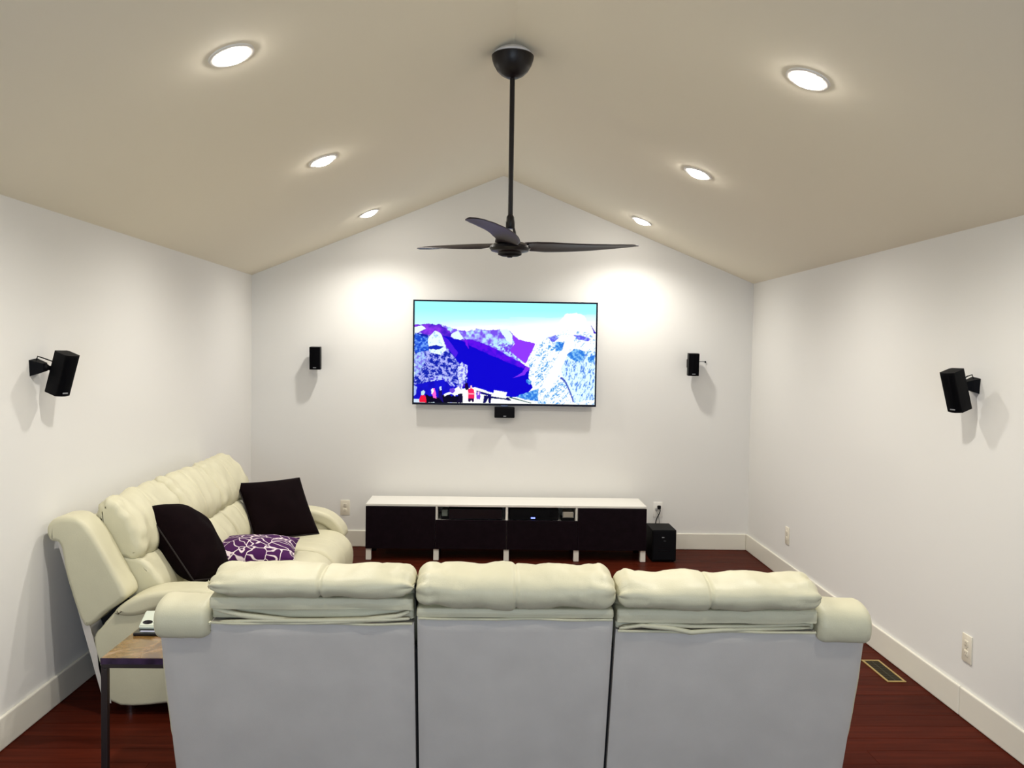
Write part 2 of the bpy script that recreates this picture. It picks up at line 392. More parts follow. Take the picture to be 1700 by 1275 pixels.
def sofa(label, loc, rotz, rear, uid):
    t = thing('reclining_sofa', label, 'sofa', loc, rotz, 'cream leather reclining sofas')
    # hidden frame / base
    bm = slab([(yb(.10)+.03, .075), (.98, .075), (.98, .26), (.45, .30), (yb(.78)+.06, .78), (yb(.78)+.03, .78)], -BW+.14, BW-.14, .005)
    obj('frame', bm, M_cavity, t)
    for sx in (-1, 1):
        for yy in (.34, .90):
            bm = bmesh.new(); cyl(bm, (sx*(BW-.10), yy, 0), (sx*(BW-.10), yy, .08), .022, .028, 16)
            obj('foot', bm, M_chrome, t, True)
    wing = [(.045, .812), (.002, .832), (-.014, .88), (.004, .925), (.055, .947), (.125, .943), (.185, .89), (.25, .78), (.31, .67), (.352, .585), (.335, .545), (.26, .49), (.205, .44), (.168, .425), (.140, .46), (.110, .55), (.072, .68)]
    arm = [(.275, .065), (.20, .34), (.24, .43), (.31, .51), (.40, .555), (.52, .575), (.70, .58), (.85, .565), (.95, .52), (1.005, .44), (1.015, .30), (1.0, .15), (.98, .075), (.6, .06)]
    pad = [(.30, .49), (.36, .55), (.47, .592), (.62, .605), (.80, .597), (.92, .56), (1.0, .49), (1.032, .42), (1.0, .39), (.93, .44), (.86, .49), (.74, .52), (.55, .52), (.40, .48)]
    for sx in (-1, 1):
        xa, xb = sorted((sx*BW, sx*(BW-WG)))
        xo, xi = sorted((sx*(BW+.0), sx*(BW-.17)))
        obj('side_wing', loft(wing, xa, xb, .026, nx=10, wr=.004, seed=uid+sx), M_leather, t, 'all')
        # outer welt seam of the wing
        P = cr(wing, 5); xs_ = sx*(BW-.012)
        obj('armrest', loft(arm, xo+(.012 if sx < 0 else .0), xi-(.012 if sx > 0 else 0), .018, nx=8, wr=.004, seed=uid+sx+3), M_leather, t, 'all')
        xo, xi = sorted((sx*(BW+.008), sx*(BW-.185)))
        obj('armrest_pad', loft(pad, xo, xi, .03, nx=8, wr=.003, seed=uid+sx+5), M_leather, t, 'all')
    ed = [(-BW+WG+.0, -.325), (-.32, .313), (.318, BW-WG-.0)]
    for k, (x0, x1) in enumerate(ed):
        R = rear[k]; zb = R['roll']; dz = R.get('dz', 0)
        xm = (x0+x1)/2
        fy = R.get('fy', 0)
        hz = 1.088+dz-zb
        head = [(.03, zb+.003), (-.015, zb+.10*hz), (-.042, zb+.32*hz), (-.046, zb+.56*hz), (-.025, zb+.80*hz), (.025, zb+.955*hz), (.09, 1.088+dz), (.155, 1.07+dz), (.215, 1.02+dz), (.275, .94), (.325, .85), (.352, .77), (.34, .70), (.27, .685), (.17, .74), (.08, .84)]
        if fy: head = [(.135, .80), (.125, .90), (.135, .96), (.17, 1.0), (.22, .992), (.285, .93), (.34, .85), (.365, .77), (.345, .705), (.27, .685), (.18, .72)]
        obj('headrest', loft(head, x0, x1, .045, nx=40, m=4, wr=R.get('wr', .012), wf=(10, 6), seam=[xm+R.get('so', 0)], seed=uid+k, endw=.006, puff=.004), M_leather, t, 'all')
        lum = [(.17, .44), (.30, .42), (.42, .43), (.475, .50), (.46, .59), (.41, .66), (.35, .71), (.25, .73), (.15, .72), (.12, .60)]
        obj('lumbar_cushion', loft(lum, x0+.004, x1-.004, .03, nx=30, m=4, wr=.010, wf=(9, 5), seam=[xm-.09, xm+.09], seam_d=.006, seed=uid+k+9), M_leather, t, 'all')
        seat = [(.36, .30), (.36, .43), (.50, .455), (.75, .468), (.94, .462), (1.035, .42), (1.09, .34), (1.095, .22), (1.06, .12), (.98, .085), (.7, .08), (.45, .10)]
        obj('seat_cushion', loft(seat, x0+.004, x1-.004, .035, nx=28, m=4, wr=.008, wf=(6, 4), seam=[xm], seam_d=.003, seed=uid+k+20), M_leather, t, 'all')
        # rear cover panel
        zt = R['top']
        px0 = -BW+.012 if k == 0 else x0+.003; px1 = BW-.012 if k == 2 else x1-.003
        bm = bmesh.new(); NX, NZ = 40, 36; g = []
        for j in range(NZ+1):
            row = []
            for i in range(NX+1):
                x = px0+(px1-px0)*i/NX; s = i/NX; z = .06+(zt-.06)*j/NZ
                e = min(x-px0, px1-x, zt-z if zt > z else 0)
                flare = (z/.9-1)*.0
                d = .004*noise.noise(Vector((x*3, z*3, uid+k*3)))+.0015*noise.noise(Vector((x*14, z*9, k)))
                rim = .010*max(0, 1-e/.012)**2
                zz = z+(R.get('sag', 0)*math.sin(math.pi*s)+.003*math.sin(9*s+k))*(j/NZ)**6
                row.append(bm.verts.new((x+flare*x, yb(z)-.012+d+rim, zz)))
            g.append(row)
        for j in range(NZ):
            for i in range(NX): bm.faces.new((g[j][i], g[j][i+1], g[j+1][i+1], g[j+1][i]))
        ex = bmesh.ops.extrude_face_region(bm, geom=list(bm.faces))
        for v in [q for q in ex['geom'] if isinstance(q, bmesh.types.BMVert)]: v.co.y += .035
        bp = obj('back_panel', bm, M_vinyl, t, True)
        bm = bmesh.new()      # narrow stitched hem along the top edge
        tube(bm, [(px if k else max(px, x0), yb(zt)-.016+.003*math.sin(px*30), zt+.001+.0015*math.sin(px*17+k)) for px in [px0+.004+(min(px1, x1)-px0-.008)*i/24 for i in range(25)]], .0045)
        obj('hem', bm, M_leather, bp, True)
        # loose leather band(s) and folds between roll and panel
        for bi, (za, zc_, out, wv) in enumerate(R['bands']):
            zm = (za+zc_)/2; hh = abs(za-zc_)/2
            prof = [(yb(zm)-out+.0, zm+hh), (yb(zm)-out-.008, zm+hh*.5), (yb(zm)-out-.010, zm), (yb(zm)-out-.008, zm-hh*.6), (yb(zm)-out+.0, zm-hh), (yb(zm)+.06, zm-hh), (yb(zm)+.06, zm+hh)]
            obj('leather_band', loft(prof, x0+.002, x1-.004, .008, nx=36, m=3, wr=wv, wf=(5, 14), seed=uid+k+bi*5), M_leather, t, 'all')
        for pts, rad in R.get('folds', []):
            bm = bmesh.new(); n_ = 26; P3 = []
            for i in range(n_+1):
                s = i/n_*(len(pts)-1); a = int(min(s, len(pts)-2)); q = s-a; q = q*q*(3-2*q)
                x, z, o_ = [pts[a][c]*(1-q)+pts[a+1][c]*q for c in range(3)]
                P3.append((x, yb(z)-o_, z))
            tube(bm, P3, [rad*(.35+.65*math.sin(math.pi*min(1, max(0, i/n_)))**.5) for i in range(n_+1)], 8)
            for v in bm.verts: pass
            obj('fold', bm, M_leather, t, 'all')
    return t
XLn, XRn = -BW+WG, BW-WG
REAR_A = [
    dict(roll=.962, top=.878, dz=-.036, wr=.009, so=.03, bands=[(.966, .925, .004, .005), (.925, .885, -.018, .006)],
         folds=[([(XLn+.01, .925, .004), (XLn+.10, .905, .008), (XLn+.24, .888, .010), (-.62, .884, .008)], .010),
                ([(-.62, .890, .006), (-.48, .893, .010), (-.38, .905, .008), (-.34, .920, .004)], .009),
                ([(XLn+.03, .882, .010), (-.80, .888, .014), (-.60, .890, .016), (-.42, .894, .014), (-.34, .896, .008)], .008),
                ([(-.80, .878, .012), (-.60, .884, .018), (-.45, .890, .014)], .007)]),
    dict(roll=.928, top=.898, dz=-.034, wr=.012, so=0, bands=[(.934, .903, .006, .002)]),
    dict(roll=.930, top=.858, dz=-.056, wr=.009, so=-.03, bands=[(.935, .888, .008, .005), (.888, .862, -.014, .004)],
         folds=[([(.33, .868, .010), (.40, .881, .016), (.50, .872, .018), (.56, .858, .018), (.66, .866, .014), (.95, .873, .008)], .009),
                ([(.34, .874, .008), (.45, .886, .014), (.56, .878, .014), (.75, .878, .010), (.95, .884, .006)], .007)])]
REAR_B = [dict(roll=.88, top=.85, dz=-.085, fy=.11, wr=.016, bands=[(.89, .852, -.02, .003)]) for _ in range(3)]
front_sofa = sofa('cream leather reclining sofa seen from behind, its grey back panels facing the camera', (.100, 2.735, 0), 0, REAR_A, 1)
left_sofa = sofa('cream leather reclining sofa along the left wall with dark pillows on it', (XL+.040, 5.235, 0), -math.pi/2, REAR_B, 40)

# ------------------------------------------------------------------ pillows
def pillow_mesh(w_, h_, t_, n=26, pinch=.06, seed=0, wr=.006, drop=0):
    bm = bmesh.new(); top = {}; bot = {}
    for i in range(n+1):
        for j in range(n+1):
            a = -1+2*i/n; b = -1+2*j/n
            x = a*(1-pinch*(1-b*b)*1.0); y = b*(1-pinch*(1-a*a)*1.0)
            th = ((1-a*a)**.55)*((1-b*b)**.55)
            wv = wr*noise.noise(Vector((a*2.3, b*2.3, seed)))
            d = (t_/2)*th
            px, py = x*w_/2, y*h_/2
            top[i, j] = bm.verts.new((px, py, d+wv*th*2))
            bot[i, j] = top[i, j] if i in (0, n) or j in (0, n) else bm.verts.new((px, py, -d+wv*th))
    for i in range(n):
        for j in range(n):
            bm.faces.new((top[i, j], top[i+1, j], top[i+1, j+1], top[i, j+1]))
            q = (bot[i, j], bot[i, j+1], bot[i+1, j+1], bot[i+1, j])
            bm.faces.new(q)
    return bm
def pillow_edge(w_, h_, pinch, rad=.004):
    pts = []; n = 22
    def E(a, b): return (a*(1-pinch*(1-b*b))*w_/2, b*(1-pinch*(1-a*a))*h_/2, 0)
    for k in range(n): pts.append(E(-1+2*k/n, -1))
    for k in range(n): pts.append(E(1, -1+2*k/n))
    for k in range(n): pts.append(E(1-2*k/n, 1))
    for k in range(n+1): pts.append(E(-1, 1-2*k/n))
    bm = bmesh.new(); tube(bm, pts, rad, 6); return bm
def place(o, center, ux, uy):
    ux = Vector(ux).normalized(); uy = Vector(uy); uy = (uy-ux*uy.dot(ux)).normalized(); uz = ux.cross(uy)
    o.matrix_world = Matrix(((ux.x, uy.x, uz.x, center[0]), (ux.y, uy.y, uz.y, center[1]), (ux.z, uy.z, uz.z, center[2]), (0, 0, 0, 1)))
def pillow(label, w_, h_, t_, m, pm, center, ux, uy, pinch=.06, seed=0):
    t = thing('throw_pillow', label, 'pillow', (0, 0, 0), 0, 'throw pillows on the left sofa')
    obj('pillow_cover', pillow_mesh(w_, h_, t_, pinch=pinch, seed=seed), m, t, 'all')
    obj('piping', pillow_edge(w_, h_, pinch), pm, t, 'all')
    place(t, center, ux, uy)
    return t
pillow('dark brown velvet throw pillow at the near end of the left sofa', .34, .49, .29, M_pillow, M_pipe, (-1.575, 4.61, .715), (.30, 1, -.20), (-.69, 0, .72), pinch=.01, seed=2)
A2 = Vector((-1.727, 5.95, .822)); e1 = Vector((.36, .30, 0)); e2 = Vector((.22, -.2, -.36))
pillow('dark brown velvet throw pillow leaning upright at the far end of the left sofa', .47, .46, .15, M_pillow, M_pipe, A2+e1*.5+e2*.5, e1, -e2, pinch=.04, seed=5)
pillow('purple throw pillow with white wavy lattice pattern lying flat on a sofa seat', .56, .48, .16, M_purple, M_purple, (-1.435, 5.27, .522), (1, .15, .02), (-.12, 1, .05), pinch=.05, seed=8)

# ------------------------------------------------------------------ side table
t = thing('side_table', 'small side table with polished brown stone top and one dark steel leg showing', 'table', (-1.45, 3.285, 0))
TW, TD, TZ = .375, .40, .57
obj('tabletop', box(0, TW, 0, TD, TZ-.022, TZ, .002), M_marble, t)
obj('edge_band', box(-.001, TW, -.002, .0, TZ-.024, TZ-.001), M_marbedge, t)
bm = bmesh.new()
bx(bm, 0, TW, 0, .024, TZ-.040, TZ-.0225, .002); bx(bm, 0, TW, TD-.024, TD, TZ-.040, TZ-.0225, .002)
bx(bm, 0, .024, .024, TD-.024, TZ-.040, TZ-.0225, .002); bx(bm, TW-.024, TW, .024, TD-.024, TZ-.040, TZ-.0225, .002)
obj('top_frame', bm, M_metalleg, t)
for xx in (0, TW-.024):
    obj('leg', box(xx, xx+.024, 0, .024, .018, TZ-.040, .002), M_metalleg, t)
obj('base_bar', box(0, TW, 0, .024, 0, .018, .002), M_metalleg, t)
obj('base_bar', box(TW-.024, TW, .024, TD, 0, .018, .002), M_metalleg, t)
# things on the table
t = thing('tablet', 'dark slim tablet with pale stripe lying on the brown side table', 'tablet', (-1.432, 3.535, TZ))
obj('body', box(0, .20, 0, .135, 0, .013, .004), M_gloss, t)
obj('stripe', box(.022, .15, .016, .030, .0128, .0138), mat('pale_stripe', (.45, .45, .6), .4), t)
t = thing('white_device', 'small white wedge-shaped device with black oval button on the dark tablet', 'device', (-1.428, 3.585, TZ+.0135))
bm = slab([(0, 0), (.08, 0), (.08, .055), (0, .012)], 0, .13, .004); obj('body', bm, M_remote, t, True)
sl = Matrix.Rotation(math.atan2(.043, .08), 4, 'X')
for nm, px_, py_, rx_, ry_ in (('oval_button', .030, .020, .021, .012), ('round_button', .072, .062, .007, .005)):
    bm = bmesh.new(); bmesh.ops.create_uvsphere(bm, u_segments=20, v_segments=8, radius=1, matrix=Matrix.Translation((px_, py_, .012+py_*.5375)) @ sl @ Matrix.Diagonal((rx_, ry_, .002, 1)))
    obj(nm, bm, M_gloss, t, True)

# ------------------------------------------------------------------ media cabinet
CX0, CX1, CY0, CY1, CZ = -1.005, 1.338, 7.215, 7.615, .469
t = thing('media_cabinet', 'long low white media cabinet with black-brown fronts under the television', 'cabinet', ((CX0+CX1)/2, (CY0+CY1)/2, 0))
ox, oy = t.location.x, t.location.y
def cbx(name, x0, x1, y0, y1, z0, z1, m, bev=.0015, parent=None):
    return obj(name, box(x0-ox, x1-ox, y0-oy, y1-oy, z0, z1, bev), m, parent or t)
cbx('top_panel', CX0, CX1, CY0-.002, CY1, CZ-.018, CZ, M_white)
cbx('bottom_panel', CX0, CX1, CY0+.02, CY1, .098, .116, M_white)
cbx('back_panel', CX0+.02, CX1-.02, CY1-.02, CY1-.006, .116, CZ-.018, M_white)
U = (CX1-CX0)/4
xs = [CX0, CX0+U, CX0+2*U, CX0+3*U, CX1]
cbx('side_panel', CX0, CX0+.018, CY0+.018, CY1, .116, CZ-.018, M_white)
cbx('side_panel', CX1-.018, CX1, CY0+.018, CY1, .116, CZ-.018, M_white)
for i in (1, 2, 3): cbx('divider', xs[i]-.010, xs[i]+.010, CY0+.001, CY1-.02, .116 if i != 2 else .116, CZ-.018, M_white)
for i in (1, 2): cbx('shelf', xs[i]+.010, xs[i+1]-.010, CY0+.02, CY1-.02, .318, .332, M_white)
cbx('door', CX0+.001, xs[1]-.002-.006, CY0-.018, CY0+.0, .098, CZ-.019, M_dark)
cbx('door', xs[3]+.008, CX1-.001, CY0-.018, CY0+.0, .098, CZ-.019, M_dark)
for i in (1, 2):
    cbx('drop_front', xs[i]-.006+(.0 if i == 1 else .0075), xs[i+1]-.0015+(.0075 if i == 2 else 0), CY0-.018, CY0+.0, .098, .342, M_dark)
for xx in (CX0+.024, xs[1], xs[2], xs[3], CX1-.024):
    for yy, lm_ in ((CY0+.02, M_white), (CY1-.06, M_dark)):  # rear legs coloured dark to paint in the shade beneath the cabinet
        cbx('leg', xx-.022, xx+.022, yy-.022, yy+.022, 0, .098, lm_, .002)
# devices on the cabinet's open shelves
t = thing('disc_player', 'black glossy disc player in the left open bay of the white cabinet', 'media player', (-.105, 7.39, .332))
obj('casing', box(-.215, .235, -.15, .15, .006, .098, .004), M_black, t)
obj('front_panel', box(-.213, .233, -.156, -.149, .010, .094, .002), M_gloss, t)
for q in (-.18, .2):
    obj('foot', box(q-.015, q+.015, -.12, -.09, 0, .007), M_black, t)
t = thing('small_device', 'small grey-green box beside the disc player in the left open bay', 'device', (-.352, 7.33, .332))
obj('body', box(-.025, .025, -.06, .06, .028, .082, .004), M_grn, t); obj('base', box(-.032, .03, -.06, .06, 0, .029, .002), M_black, t)
bm = bmesh.new(); tube(bm, [(-.024, -.03, .055), (-.036, -.035, .06), (-.045, -.03, .05), (-.05, 0, .045)], .0025); obj('cable', bm, M_black, t, True)
t = thing('av_receiver', 'black audio receiver with glowing blue display in the right open bay', 'receiver', (.385, 7.39, .332))
obj('casing', box(-.195, .215, -.15, .16, .008, .103, .004), M_black, t)
fp = obj('front_panel', box(-.193, .213, -.158, -.149, .010, .100, .002), M_black, t)
obj('display', box(-.015, .020, -.1592, -.1578, .022, .032), M_led, t)
for q in (-.15, .16):
    bm = bmesh.new(); cyl(bm, (q, -.10, 0), (q, -.10, .009), .018); obj('foot', bm, M_black, t, True)
bm = bmesh.new(); cyl(bm, (.155, -.158, .06), (.155, -.168, .06), .015, .014, 20); obj('knob', bm, M_black, t, True)
t = thing('storage_box', 'small clear-fronted box on a black base at the right end of the open bay', 'box', (.682, 7.30, .332))
obj('case', box(-.042, .045, -.05, .06, .030, .078, .003), M_glassy, t)
obj('base', box(-.055, .052, -.055, .07, 0, .029, .003), M_black, t)
bm = bmesh.new(); tube(bm, [(-.043, -.052, .03), (-.047, -.053, .05), (-.045, -.052, .08)], .002); obj('trim_line', bm, M_silver, t, True)
bm = bmesh.new(); tube(bm, [(.045, -.052, .03), (.049, -.053, .06), (.042, -.05, .08)], .002); obj('trim_line', bm, M_silver, t, True)

# ------------------------------------------------------------------ subwoofer
t = thing('subwoofer', 'black subwoofer box on the floor right of the media cabinet', 'subwoofer', (1.49, 7.36, 0))
obj('cabinet', box(-.100, .103, -.15, .15, .012, .272, .005), M_black, t)
fr = obj('front_grille', box(-.092, .095, -.157, -.149, .022, .262, .003), M_grille, t)
obj('badge', box(-.02, .0, -.1595, -.1568, .208, .216, .001), M_silver, t)
obj('badge', box(-.005, .015, -.1595, -.1568, .180, .184, .001), mat('grey_mark', (.08, .08, .09), .4), t)
for i in range(2): obj('slot', box(-.05, .05, -.1585, -.1568, .095+i*.02, .099+i*.02), M_gloss, t)
for qx in (-.08, .08):
    for qy in (-.12, .12):
        bm = bmesh.new(); cyl(bm, (qx, qy, 0), (qx, qy, .013), .012); obj('foot', bm, M_black, t, True)

# ------------------------------------------------------------------ outlets
def outlet(label, loc, rotz, m, kind='duplex', w_=.083, h_=.135):
    t = thing('wall_outlet', label, 'outlet', loc, rotz, 'wall outlets')
    # local: plate in xz plane, front towards -y, wall at y=0
    p = obj('cover_plate', box(-w_/2, w_/2, -.007, 0, -h_/2, h_/2, .003), m, t, True)
    for zz in (-.024, .024):
        bm = box(-.017, .017, -.0095, -.006, zz-.015, zz+.015, .004); s = obj('receptacle', bm, m, t, True)
        bm = bmesh.new()
        for q in (-.0065, .0065): bx(bm, q-.0014, q+.0014, -.0099, -.0093, zz-.001, zz+.008)
        bx(bm, -.002, .002, -.0099, -.0093, zz-.010, zz-.006)
        obj('slots', bm, M_slot, s)
    bm = bmesh.new(); cyl(bm, (0, -.0065, 0), (0, -.0085, 0), .003, .003, 12); obj('screw', bm, M_slot, t, True)
    return t
outlet('beige outlet plate on the back wall between left sofa and cabinet', (-1.255, YB, .346), 0, M_plate)
outlet('white outlet with a black plug above the subwoofer', (1.528, YB, .357), 0, M_platew)
outlet('small outlet low on the right wall near the far corner', (XR, 6.66, .352), -math.pi/2, M_plate)
outlet('outlet on the right wall nearest the camera above the floor vent', (XR, 4.11, .344), -math.pi/2, M_plate)
t = thing('power_plug', 'black plug and cable in the outlet running down behind the subwoofer', 'power cord', (1.535, YB-.0115, .383))
obj('plug_body', box(-.014, .014, -.030, 0, -.016, .014, .005), M_black, t, True)
bm = bmesh.new(); tube(bm, [(.004, -.022, -.012), (.006, -.034, -.03), (-.004, -.034, -.06), (-.018, -.036, -.085), (-.030, -.036, -.12), (-.038, -.036, -.18), (-.04, -.034, -.30)], .0042)
obj('cable', bm, M_black, t, True)
t = thing('thin_cable', 'thin grey plug and lead beside the black plug above the subwoofer', 'power cord', (1.512, YB-.0115, .360))
obj('plug_body', box(-.009, .009, -.018, 0, -.010, .012, .003), mat('grey_plug', (.28, .28, .28), .5), t, True)
bm = bmesh.new(); tube(bm, [(.0, -.012, -.009), (.004, -.024, -.02), (.014, -.018, -.04), (.020, -.018, -.06), (.026, -.018, -.10), (.03, -.018, -.25)], .0016)
obj('cable', bm, mat('grey_lead', (.2, .2, .2), .5), t, True)

# ------------------------------------------------------------------ floor vent
t = thing('floor_vent', 'brass framed floor register vent with dark louvers by the right wall', 'vent', (2.222, 4.735, 0))
HWX, HL = .052, .167
bm = bmesh.new()
bx(bm, -HWX, HWX, -HL, -HL+.014, 0, .005, .001); bx(bm, -HWX, HWX, HL-.014, HL, 0, .005, .001)
bx(bm, -HWX, -HWX+.012, -HL+.014, HL-.014, 0, .005, .001); bx(bm, HWX-.012, HWX, -HL+.014, HL-.014, 0, .005, .001)
obj('frame', bm, M_brass, t)
obj('duct_opening', box(-HWX+.012, HWX-.012, -HL+.014, HL-.014, 0, .001), M_cavity, t)
bm = bmesh.new()
for i in range(22):
    yy = -HL+.022+i*(2*HL-.044)/21; bx(bm, -HWX+.012, HWX-.012, yy-.0028, yy+.0028, .001, .0036)
bx(bm, -.002, .002, -HL+.014, HL-.014, .001, .004)
o = obj('louvers', bm, mat('vent_dark_bronze', (.045, .035, .015), .5, metal=.4), t); o['kind'] = 'stuff'

# ------------------------------------------------------------------ wall speakers
def speaker(label, loc, face, w_=.092, h_=.195, d_=.080, wall=None, cable=None):
    """loc: centre of speaker; face: forward vector; wall: (point, normal) of the mount"""
    t = thing('satellite_speaker', label, 'speaker', loc, 0, 'wall mounted satellite speakers')
    fv = Vector(face).normalized(); xv = Vector((0, 0, 1)).cross(fv).normalized(); zv = fv.cross(xv)   # local: -y = front
    yv = -fv; xv = yv.cross(zv)
    mw = Matrix(((xv.x, yv.x, zv.x, loc[0]), (xv.y, yv.y, zv.y, loc[1]), (xv.z, yv.z, zv.z, loc[2]), (0, 0, 0, 1)))
    t.matrix_world = mw
    # body: front edge bowed like the photographed cabinets
    bm = bmesh.new(); n = 8
    pr = [(-w_/2+.008, d_/2), (-w_/2, d_/2-.01)] + [(-w_/2+w_*i/n, -d_/2-.010*math.sin(math.pi*i/n)) for i in range(n+1)] + [(w_/2, d_/2-.01), (w_/2-.008, d_/2)]
    a = [bm.verts.new((x, y_, -h_/2)) for x, y_ in pr]; b = [bm.verts.new((x, y_, h_/2)) for x, y_ in pr]
    bm.faces.new(a); bm.faces.new(b[::-1])
    for i in range(len(pr)): bm.faces.new((a[i], b[i], b[(i+1) % len(pr)], a[(i+1) % len(pr)]))
    obj('body', bm, M_black, t, True)
    bm = bmesh.new(); bmesh.ops.create_grid(bm, x_segments=8, y_segments=1, size=.5)
    for v in bm.verts:
        s = v.co.x+.5; zz = v.co.y*2*(h_/2-.008)
        v.co = Vector((-w_/2+.006+(w_-.012)*s, -d_/2-.0015-.010*math.sin(math.pi*(.06+s*.88)), zz))
    bmesh.ops.solidify(bm, geom=list(bm.faces), thickness=.002)
    obj('grille', bm, M_grille, t, True)
    obj('badge', box(-.014, .014, -d_/2-.0145, -d_/2-.011, -h_/2+.014, -h_/2+.020, .0008), M_silver, t)
    if wall:
        inv = mw.inverted(); wp = inv @ Vector(wall[0]); wn = (inv.to_3x3() @ Vector(wall[1])).normalized(); wl = .030 if not cable else .055
        obj('rear_plate', box(-.022, .022, d_/2, d_/2+.014, -.055, .045, .004), M_black, t)
        bm = bmesh.new(); joint = wp+wn*min(.055, wl)
        back = Vector((0, d_/2+.012, .005)); cyl(bm, back, joint, .011, .011, 14)
        bmesh.ops.create_uvsphere(bm, u_segments=14, v_segments=10, radius=.017, matrix=Matrix.Translation(joint))
        obj('mount_arm', bm, M_black, t, True)
        bm = bmesh.new(); q = wn.to_track_quat('Z', 'Y').to_matrix().to_4x4()
        bmesh.ops.create_cone(bm, cap_ends=True, segments=4, radius1=.052, radius2=.026, depth=min(.055, wl), matrix=Matrix.Translation(wp+wn*min(.0275, wl/2)) @ q @ Matrix.Rotation(math.radians(45), 4, 'Z'))
        obj('wall_bracket', bm, M_black, t)
        if cable:
            bm = bmesh.new(); up = (inv.to_3x3() @ Vector((0, 0, 1)))
            tube(bm, [wp+wn*.012+up*.028, wp+wn*.02+up*.050, wp+wn*.045+up*.042, back+Vector((0, .008, .03)), back+Vector((0, 0, .012))], .0028)
            obj('cable', bm, M_black, t, True)
    return t
speaker('small black speaker on the back wall left of the television', (-1.508, YB-.088, 1.667), (.03, -1, -.06), wall=((-1.515, YB, 1.675), (0, -1, 0)))
sp = speaker('small black speaker on the back wall right of the television', (1.795, YB-.088, 1.660), (-.04, -1, -.06), wall=((1.795, YB, 1.668), (0, -1, 0)))
speaker('black speaker tilted down on a bracket on the left wall', (XL+.108, 4.08, 1.618), (.90, -.32, -.31), w_=.085, h_=.198, d_=.072, wall=((XL, 4.04, 1.645), (1, 0, 0)), cable=True)
speaker('black speaker tilted down on a bracket on the right wall', (XR-.110, 4.09, 1.598), (-.90, -.32, -.31), w_=.085, h_=.198, d_=.072, wall=((XR, 4.12, 1.622), (-1, 0, 0)), cable=True)
t = thing('speaker_wire', 'thin black wire ending in a small connector right of the right wall speaker', 'wire', (1.925, YB, 1.683))
bm = bmesh.new(); tube(bm, [(0, -.006, .002), (-.03, -.03, .004), (-.065, -.06, .003), (-.096, -.085, .0)], .0018); obj('lead', bm, M_black, t, True)
bm = bmesh.new(); cyl(bm, (0, 0, 0), (0, -.012, 0), .008, .006, 12); obj('connector', bm, M_black, t, True)
t = thing('centre_speaker', 'small black centre speaker directly beneath the television', 'speaker', (.143, YB-.05, 1.215))
obj('body', box(-.088, .088, -.045, .05, -.048, .044, .005), M_black, t, True)
obj('grille', box(-.082, .082, -.049, -.044, -.042, .038, .002), M_grille, t)
obj('badge', box(-.010, .014, -.0515, -.0485, -.036, -.029, .0008), M_silver, t)

